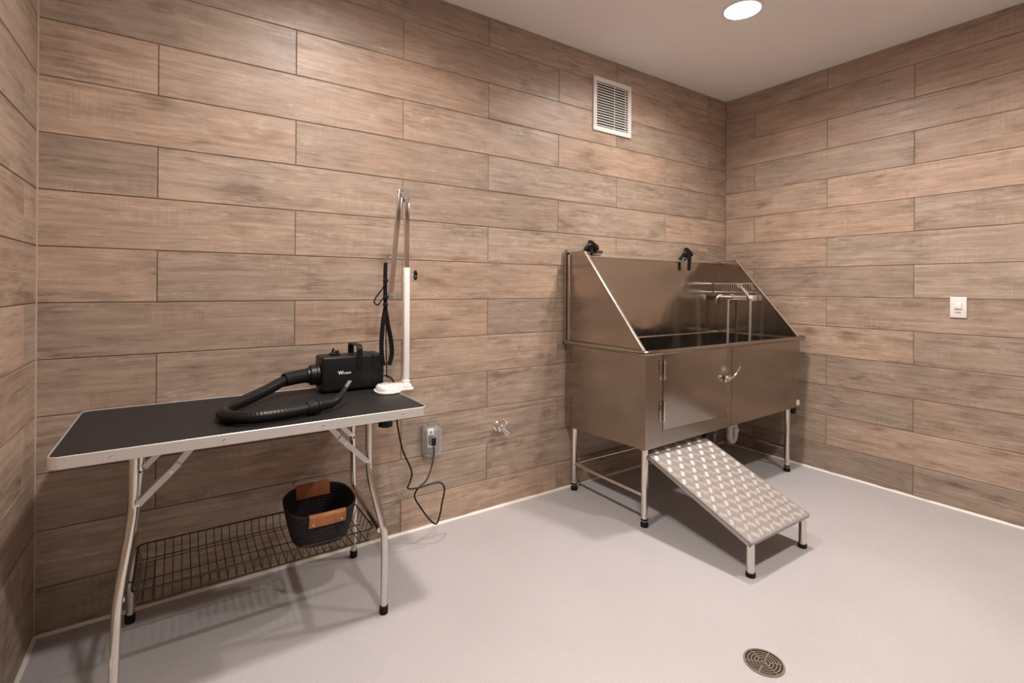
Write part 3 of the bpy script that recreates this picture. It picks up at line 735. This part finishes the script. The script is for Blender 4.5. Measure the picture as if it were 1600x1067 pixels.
# ------------------------------------------------------------------ dog wash tub
X0, X1, Y0, Y1, ZT, ZS = -1.692, -.128, -.652, -.014, .912, 1.470
DX0, DX1 = -1.557, -.988
def tub():
    t = thing('dog_tub', 'large stainless steel dog washing tub on legs with splash panels', 'tub', ((X0+X1)/2, (Y0+Y1)/2, 0))
    th = .006
    def zbot(x, y): return .414 + .030*(x-X0)/(X1-X0) - .022*(y-Y0)/(Y1-Y0)
    # side panels of the basin
    build(MB().prism([(X0, Y0, zbot(X0, Y0)), (X0, Y1, zbot(X0, Y1)), (X0, Y1, ZT), (X0, Y0, ZT)], (th, 0, 0)), 'side_panel', M_STEELD, t, smooth=False)
    build(MB().prism([(X1-th, Y0, zbot(X1, Y0)), (X1-th, Y1, zbot(X1, Y1)), (X1-th, Y1, ZT), (X1-th, Y0, ZT)], (th, 0, 0)), 'side_panel', M_STEELD, t, smooth=False)
    build(MB().prism([(X0+th, Y1-th, zbot(X0, Y1)), (X1-th, Y1-th, zbot(X1, Y1)), (X1-th, Y1-th, ZT), (X0+th, Y1-th, ZT)], (0, th, 0)), 'back_panel', M_SPLASH, t, smooth=False)
    build(MB().prism([(X0+th, Y0+th, .470), (X1-th, Y0+th, .480), (X1-th, Y1-th, .470), (X0+th, Y1-th, .465)], (0, 0, .004)), 'basin_floor', M_SPLASH, t, smooth=False)
    # front: post, sill, fixed panel, door
    build(MB().prism([(X0+th, Y0, zbot(X0, Y0)), (DX0-.003, Y0, zbot(DX0, Y0)), (DX0-.003, Y0, ZT), (X0+th, Y0, ZT)], (0, .02, 0)), 'door_post', M_STEEL, t, smooth=False)
    build(MB().prism([(DX0-.002, Y0, zbot(DX0, Y0)), (DX1+.055, Y0, zbot(DX1, Y0)), (DX1+.055, Y0, .4955), (DX0-.002, Y0, .4955)], (0, .02, 0)), 'door_sill', M_STEEL, t, smooth=False)
    build(MB().prism([(DX1+.003, Y0, .4965), (DX1+.055, Y0, .4965), (DX1+.055, Y0, ZT), (DX1+.003, Y0, ZT)], (0, .02, 0)), 'door_jamb', M_STEEL, t, smooth=False)
    build(MB().prism([(DX1+.056, Y0-.0015, zbot(DX1+.055, Y0)), (X1-th, Y0-.0015, zbot(X1, Y0)), (X1-th, Y0-.0015, ZT), (DX1+.056, Y0-.0015, ZT)], (0, .02, 0)), 'front_panel', M_STEEL, t, smooth=False)
    door = build(MB().box((DX0, Y0-.004, .4985), (DX1, Y0+.018, ZT-.004), .0015), 'door', M_STEEL, t)
    def rim(p, nm, par, m=M_STEEL): return build(MB().tube(p, .0145, 14, 0), nm, m, par)
    zr = ZT+.004; ro = .010
    rim([(DX0+.0, Y0-ro+.002, zr-.001), (DX1-.001, Y0-ro+.002, zr-.001)], 'door_rim', door)
    mbr = MB().tube([(X0-.016, Y1, zr), (X0-.016, Y0+.012, zr), (X0-.010, Y0-.004, zr), (X0+.006, Y0-ro+.002, zr), (DX0-.002, Y0-ro+.002, zr)], .0145, 14, 0)
    build(mbr, 'rim', M_STEEL, t)
    mbr = MB().tube([(DX1+.001, Y0-ro+.002, zr), (X1+.036, Y0-ro+.002, zr), (X1+.048, Y0+.008, zr), (X1+.048, Y1, zr)], .0145, 14, 0)
    build(mbr, 'rim', M_STEEL, t)
    build(MB().box((X0-.018, Y0-.006, zr-.003), (X0+.012, Y1, zr+.003), .001), 'rim_flange', M_STEEL, t)
    build(MB().box((X1-.012, Y0-.006, zr-.003), (X1+.050, Y1, zr+.003), .001), 'rim_flange', M_STEEL, t)
    # inner ledge under the splash back
    build(MB().box((X0+th, Y1-.020, ZT-.004), (X1-th, Y1-th, ZT+.002), .001), 'seam_ledge', M_BRIGHT, t)
    build(MB().box((X1-.018, Y0+.02, ZT-.003), (X1-th, Y1-.02, ZT+.002), .001), 'seam_ledge', M_STEEL, t)
    # splash panels
    YS = Y1-.165
    for x, nm in ((X0, 'splash_side'), (X1-.004, 'splash_side')):
        sp = build(MB().prism([(x, Y0+.012, ZT+.007), (x, Y1, ZT+.007), (x, Y1, ZS), (x, YS, ZS)], (.004, 0, 0)), nm, M_STEELD, t, smooth=False)
        xx = x+.002
        build(MB().beam((xx, Y0+.006, ZT+.010), (xx, YS-.001, ZS+.001), .018, .005, (1, 0, 0) if 0 else (0, 0, 1), .001), 'edge_strip', M_BRIGHT, sp)
        build(MB().beam((xx, YS, ZS+.001), (xx, Y1, ZS+.001), .014, .004, (0, 0, 1), .001), 'top_strip', M_STEEL, sp)
    build(MB().box((X0+.004, Y1-.004, ZT+.002), (X1-.004, Y1, ZS)), 'splash_back', M_SPLASH, t, smooth=False)
    build(MB().prism([(X0+.05, Y1, ZS), (X0+.05, Y1, ZS+.006), (X0+.05, Y1-.030, ZS-.012), (X0+.05, Y1-.030, ZS-.018)], (X1-X0-.06, 0, 0)), 'top_lip', M_BRIGHT, t, smooth=False)
    # upright joining channel on the outer left edge
    ch = build(MB().box((X0-.010, Y1-.044, ZT+.02), (X0-.0005, Y1-.020, ZS-.012), .002), 'corner_channel', M_TUBE, t)
    for z in (1.000, 1.395):
        build(MB().lathe((X0-.010, Y1-.032, z), (-1, 0, 0), [(0, .007), (.003, .006), (.005, .003)], 10), 'screw', M_STEEL, ch)
    build(MB().tube([(X0-.012, Y1-.004, ZT), (X0-.012, Y1-.004, ZS-.03), (X0-.004, Y1-.006, ZS)], .0085, 10, 4), 'edge_roll', M_STEELD, t)
    # hinges and latch of the door
    for z0, z1 in ((.768, .872), (.545, .655)):
        h = build(MB().cyl((DX0, Y0-.010, z0), (DX0, Y0-.010, z1), .0052, seg=12), 'hinge', M_CHROME, door)
        for zz in (z0+.012, (z0+z1)/2, z1-.012):
            for dx in (-.022, .014):
                if dx > 0 and abs(zz-(z0+z1)/2) < .01: continue
                build(MB().lathe((DX0+dx, Y0-(.0005 if dx < 0 else .0045), zz), (0, -1, 0), [(0, .0062), (.002, .0055), (.0042, .002)], 10), 'hinge_screw', M_CHROME, t)
        build(MB().box((DX0-.030, Y0-.0035, z0), (DX0-.003, Y0-.0003, z1), .0008), 'hinge_leaf', M_STEEL, t)
    la = build(MB().box((DX1-.030, Y0-.016, .700), (DX1-.004, Y0-.0045, .742), .003), 'latch', M_CHROME, door)
    build(MB().box((DX1+.006, Y0-.014, .704), (DX1+.034, Y0-.0005, .738), .003), 'latch_keeper', M_CHROME, t)
    build(MB().tube([(DX1-.022, Y0-.022, .735), (DX1+.000, Y0-.026, .726), (DX1+.030, Y0-.026, .730), (DX1+.058, Y0-.030, .750), (DX1+.086, Y0-.036, .788)], .006, 10, 5, radii=[.0055, .0075, .0065, .0055, .0060]), 'latch_lever', M_CHROME, la)
    build(MB().cyl((DX1-.016, Y0-.028, .720), (DX1-.016, Y0-.014, .720), .008, seg=12), 'latch_pivot', M_CHROME, la)
    # round sticker
    st = build(MB().lathe((-.152, Y0-.0016, .472), (0, -1, 0), [(0, .021), (.001, .021)], 28), 'round_sticker', M_WHITE, t, label='round white sticker with small grey marks')
    for dx, dz, r in ((0, .009, .004), (0, -.010, .0028), (.009, -.006, .0022), (-.009, -.001, .0018)):
        build(MB().lathe((-.152+dx, Y0-.0026, .472+dz), (0, -1, 0), [(0, r), (.0003, r)], 10), 'printed_mark', M_INK, st)
    # legs and rails
    feet = [(-1.656, -.617), (-1.652, -.052), (-.212, -.612), (-.212, -.052)]
    for x, y in feet:
        ztop = zbot(x, y)+.004
        lg = build(MB().cyl((x, y, .030), (x, y, ztop), .0165, .0185, 20), 'leg', M_TUBE, t)
        build(MB().lathe((x, y, 0), (0, 0, 1), [(0, .020), (.006, .0215), (.020, .020), (.024, .0155), (.032, .0155), (.034, .0185), (.042, .0185), (.044, .0165)], 18), 'rubber_foot', M_RUB, lg)
        build(MB().box((x-.026, y-.026 if y > -.3 else y-.020, ztop-.012), (x+.026, y+.026, ztop-.004), .002), 'leg_socket', M_STEEL, lg)
    zr2 = .162
    for a, b in ((0, 1), (1, 3), (3, 2)):
        build(MB().cyl((*feet[a], zr2), (*feet[b], zr2), .0105, seg=14), 'rail', M_TUBE, t)
    for y, x in ((-.50, X0+.0), (-.22, X0)):
        build(MB().lathe((X0-.0002, y, zbot(X0, y)+.012), (-1, 0, 0), [(0, .006), (.003, .004)], 8), 'screw', M_STEEL, t)
    build(MB().cyl((-.150, Y0+.03, .392), (-.150, Y0+.03, .444), .016, seg=12), 'levelling_knob', M_BLKP, t)
    # underside skirt closing the basin from below
    build(MB().prism([(X0+th, Y0+.02, zbot(X0, Y0)+.006), (X1-th, Y0+.02, zbot(X1, Y0)+.006), (X1-th, Y1-th, zbot(X1, Y1)+.006), (X0+th, Y1-th, zbot(X0, Y1)+.006)], (0, 0, .004)), 'underside', M_STEELD, t, smooth=False)
    # drain trap
    px, py = -.445, -.33
    tr = build(MB().tube([(px, py, .430), (px, py, .30), (px, py, .215), (px+.006, py, .185), (px+.032, py, .168), (px+.058, py, .185), (px+.066, py, .215), (px+.066, py, .262), (px+.072, py+.02, .285), (px+.076, py+.08, .292), (px+.076, Y1+.008, .292)], .021, 16, 5), 'drain_trap', M_PVC, t)
    for x, z in ((px, .285), (px+.066, .245)):
        build(MB().lathe((x, py, z-.014), (0, 0, 1), [(0, .024), (.002, .027), (.026, .027), (.028, .024)], 20), 'slip_nut', M_PVC, tr)
    build(MB().tube([(px-.11, -.30, .43), (px-.11, -.30, .26), (px-.11, -.25, .23), (px-.11, -.02, .22)], .007, 8, 4), 'supply_hose', M_GREYP, t)
    # wire rack on the right splash panel
    xr = X1-.004
    rk = build(MB().tube([(xr-.003, -.03, 1.292), (xr-.055, -.03, 1.292), (xr-.055, -.335, 1.292), (xr-.003, -.335, 1.292)], .0036, 6), 'soap_rack', M_HOSEM, t)
    build(MB().tube([(xr-.003, -.03, 1.228), (xr-.050, -.03, 1.228), (xr-.050, -.335, 1.228), (xr-.003, -.335, 1.228)], .003, 6), 'rack_wire', M_HOSEM, rk)
    for k in range(18):
        y = -.03-.305*k/17
        build(MB().tube([(xr-.055, y, 1.292), (xr-.050, y, 1.228), (xr-.003, y, 1.228)], .0026, 5), 'rack_wire', M_HOSEM, rk)
    # mixer tap
    fz = 1.186
    fb = build(MB().cyl((xr-.052, -.120, fz), (xr-.052, -.285, fz), .0185, seg=18), 'faucet_body', M_CHROME, t)
    for y in (-.150, -.262):
        build(MB().lathe((xr, y, fz), (-1, 0, 0), [(.0, .026), (.006, .026), (.010, .014), (.052, .013)], 18), 'wall_union', M_CHROME, fb)
    build(MB().lathe((xr-.052, -.118, fz), (0, 1, 0), [(0, .019), (.022, .020), (.030, .014)], 18), 'cartridge_cap', M_CHROME, fb)
    build(MB().tube([(xr-.055, -.100, fz+.010), (xr-.070, -.082, fz+.012), (xr-.085, -.070, fz-.012), (xr-.088, -.064, fz-.055)], .009, 10, 5, radii=[.013, .0125, .0105, .008]), 'lever', M_CHROME, fb)
    build(MB().cyl((xr-.052, -.285, fz), (xr-.052, -.305, fz), .019, seg=16), 'diverter', M_CHROME, fb)
    build(MB().box((xr-.060, -.350, fz-.022), (xr-.004, -.318, fz+.020), .004), 'shower_holder', M_ALU, fb)
    build(MB().tube([(xr-.052, -.150, fz-.012), (xr-.055, -.150, fz-.10), (xr-.058, -.148, .84), (xr-.060, -.146, .70)], .0098, 10, 5), 'outlet_pipe', M_HOSEM, fb)
tub()

def shower():
    xr = X1-.004; fz = 1.186
    t = thing('hand_shower', 'chrome hand shower with metal hose hooked inside the tub', 'shower', (xr-.045, -.334, fz))
    build(MB().tube([(xr-.070, -.336, fz-.012), (xr-.066, -.320, fz+.008), (xr-.064, -.285, fz+.048), (xr-.064, -.252, fz+.084)], .010, 12, 5, radii=[.0115, .013, .0145, .016]), 'grip', M_CHROME, t)
    d = Vector((-.55, .75, .12)).normalized(); c = Vector((xr-.064, -.250, fz+.088))
    build(MB().lathe(c-d*.012, d, [(0, .014), (.010, .021), (.032, .026), (.038, .023)], 18), 'spray_head', M_CHROME, t)
    build(MB().tube([(xr-.070, -.337, fz-.012), (xr-.072, -.338, fz-.06), (xr-.074, -.338, 1.05), (xr-.074, -.336, .90), (xr-.076, -.330, .70), (xr-.09, -.31, .56), (xr-.14, -.27, .50), (xr-.22, -.26, .487)], .0092, 10, 6), 'hose', M_HOSEM, t)
shower()

# ------------------------------------------------------------------ tether clips on the splash back
def clip(x, label, hang):
    c = Vector((x, Y1-.012, ZS+.006)); t = thing('tether_clip', label, 'clip', c, 'tether clips on the tub')
    build(MB().box((x-.050, Y1-.034, ZS+.003), (x+.042, Y1+.002, ZS+.016), .003), 'bracket', M_BLKM, t)
    build(MB().tube([(x-.034, Y1-.018, ZS+.014), (x-.022, Y1-.030, ZS+.046), (x+.004, Y1-.030, ZS+.058), (x+.026, Y1-.022, ZS+.040)], .013, 9, 4), 'swivel', M_BLKP, t)
    build(MB().obox((x+.018, Y1-.024, ZS+.066), (.054, .032, .028), Matrix.Rotation(.5, 3, 'Y'), .007), 'buckle', M_BLKP, t)
    build(MB().obox((x+.044, Y1-.032, ZS+.040), (.034, .028, .038), Matrix.Rotation(-.4, 3, 'Y'), .007), 'cam', M_BLKP, t)
    build(MB().cyl((x-.010, Y1-.052, ZS+.030), (x-.010, Y1-.010, ZS+.030), .014, seg=12), 'pivot', M_BLKP, t)
    build(MB().tube([(x-.040, Y1-.036, ZS+.010), (x-.052, Y1-.042, ZS-.008), (x-.032, Y1-.046, ZS-.020), (x-.018, Y1-.040, ZS+.006)], .0042, 7, 4, True), 'metal_ring', M_CHROME, t)
    if hang:
        build(MB().ribbon([(x+.004, Y1-.036, ZS+.050), (x+.008, Y1-.052, ZS+.012), (x+.008, Y1-.048, ZS-.03), (x+.008, Y1-.046, ZS-.082)], .032, .006, (1, 0, 0)), 'strap', M_STRAP, t)
    else:
        build(MB().box((x+.042, Y1-.020, ZS+.008), (x+.118, Y1-.004, ZS+.026), .001), 'strap', mat('brown_webbing', (.06, .035, .022), .8), t)
clip(-1.520, 'black tether clip at the left end of the tub splash back', False)
clip(-.556, 'black tether clip with a short strap hanging inside the tub', True)

# ------------------------------------------------------------------ ramp
def ramp_thing():
    xa, xb = -1.648, -1.138; P0 = Vector((0, -.600, .392)); P1 = Vector((0, -1.200, .158))
    t = thing('tub_ramp', 'sloping tread-plate ramp leading up to the tub door', 'ramp', ((xa+xb)/2, -1.15, 0))
    d = (P1-P0); L = d.length; d.normalize(); n = Vector((0, -d.z, d.y)); n = n if n.z > 0 else -n
    ex = Vector((1, 0, 0)); R = Matrix((ex, d, n)).transposed()
    c = (P0+P1)/2+Vector(((xa+xb)/2, 0, 0))
    M_DECK = steel('tread_plate_aluminium', (.42, .385, .37), .46, .05, (70, 70, 70)); bsdf(M_DECK).inputs['Metallic'].default_value = .6; M_BAR = mat('tread_bar_aluminium', (.64, .605, .585), .50, .6)
    build(MB().obox(c-n*.002, (xb-xa, L, .004), R), 'deck', M_DECK, t, smooth=False)
    for s, x in ((-1, xa), (1, xb)):
        build(MB().obox(Vector((x-s*.002, 0, 0))+(P0+P1)/2-n*.012, (.004, L, .022), R, .001), 'side_flange', M_DECK, t)
    build(MB().obox(Vector(((xa+xb)/2, 0, 0))+P1-n*.011-d*.002, (xb-xa, .004, .020), R, .001), 'front_flange', M_DECK, t)
    # raised five-bar tread
    mb = MB(); pitch = .0455; rnd = random.Random(1)
    nu = int((xb-xa)/pitch); nv = int(L/pitch)
    ou = ((xb-xa)-nu*pitch)/2; ov = (L-nv*pitch)/2
    V = []; Fc = []
    for i in range(nu):
        for j in range(nv):
            cu = -(xb-xa)/2+ou+(i+.5)*pitch; cv = -L/2+ov+(j+.5)*pitch
            a = math.pi/4 if (i+j) % 2 else -math.pi/4
            ca, sa = math.cos(a), math.sin(a)
            for k in range(-2, 3):
                ln = .0200 if abs(k) < 2 else .0165
                o = k*.0080; base = len(V)
                for u, v, h in ((-ln, 0, 0), (0, -.0034, 0), (ln, 0, 0), (0, .0034, 0), (-ln*.7, 0, .0021), (ln*.7, 0, .0021)):
                    U, W = u, v+o
                    V.append(c+R@Vector((cu+U*ca-W*sa, cv+U*sa+W*ca, h)))
                Fc += [tuple(base+q for q in f) for f in ((0, 1, 4), (1, 5, 4), (1, 2, 5), (2, 3, 5), (3, 4, 5), (3, 0, 4))]
    me = bpy.data.meshes.new('tread_bars'); me.from_pydata([v-t.location for v in V], [], Fc); me.materials.append(M_BAR)
    o = bpy.data.objects.new('tread_bars', me); COL.objects.link(o); o.parent = t; o['kind'] = 'stuff'; o['label'] = 'raised five-bar tread pattern'
    for x in (-1.619, -1.172):
        y = -1.180; zt = .142
        lg = build(MB().cyl((x, y, .012), (x, y, zt+.004), .0170, seg=20), 'leg', M_TUBE, t)
        build(MB().lathe((x, y, 0), (0, 0, 1), [(0, .0195), (.004, .021), (.018, .0205), (.020, .0172)], 20), 'rubber_foot', M_RUB, lg)
    build(MB().cyl((xa-.012, P0.y-.012, P0.z-.014), (xb+.012, P0.y-.012, P0.z-.014), .007, seg=12), 'hook_rod', M_TUBE, t)
    build(MB().box((xa-.004, P0.y-.036, P0.z-.004), (xa+.018, P0.y-.002, .411), .002), 'hook', M_BLKM, t)
    build(MB().box((xb-.018, P0.y-.036, P0.z-.004), (xb+.004, P0.y-.002, .413), .002), 'hook', M_BLKM, t)
ramp_thing()
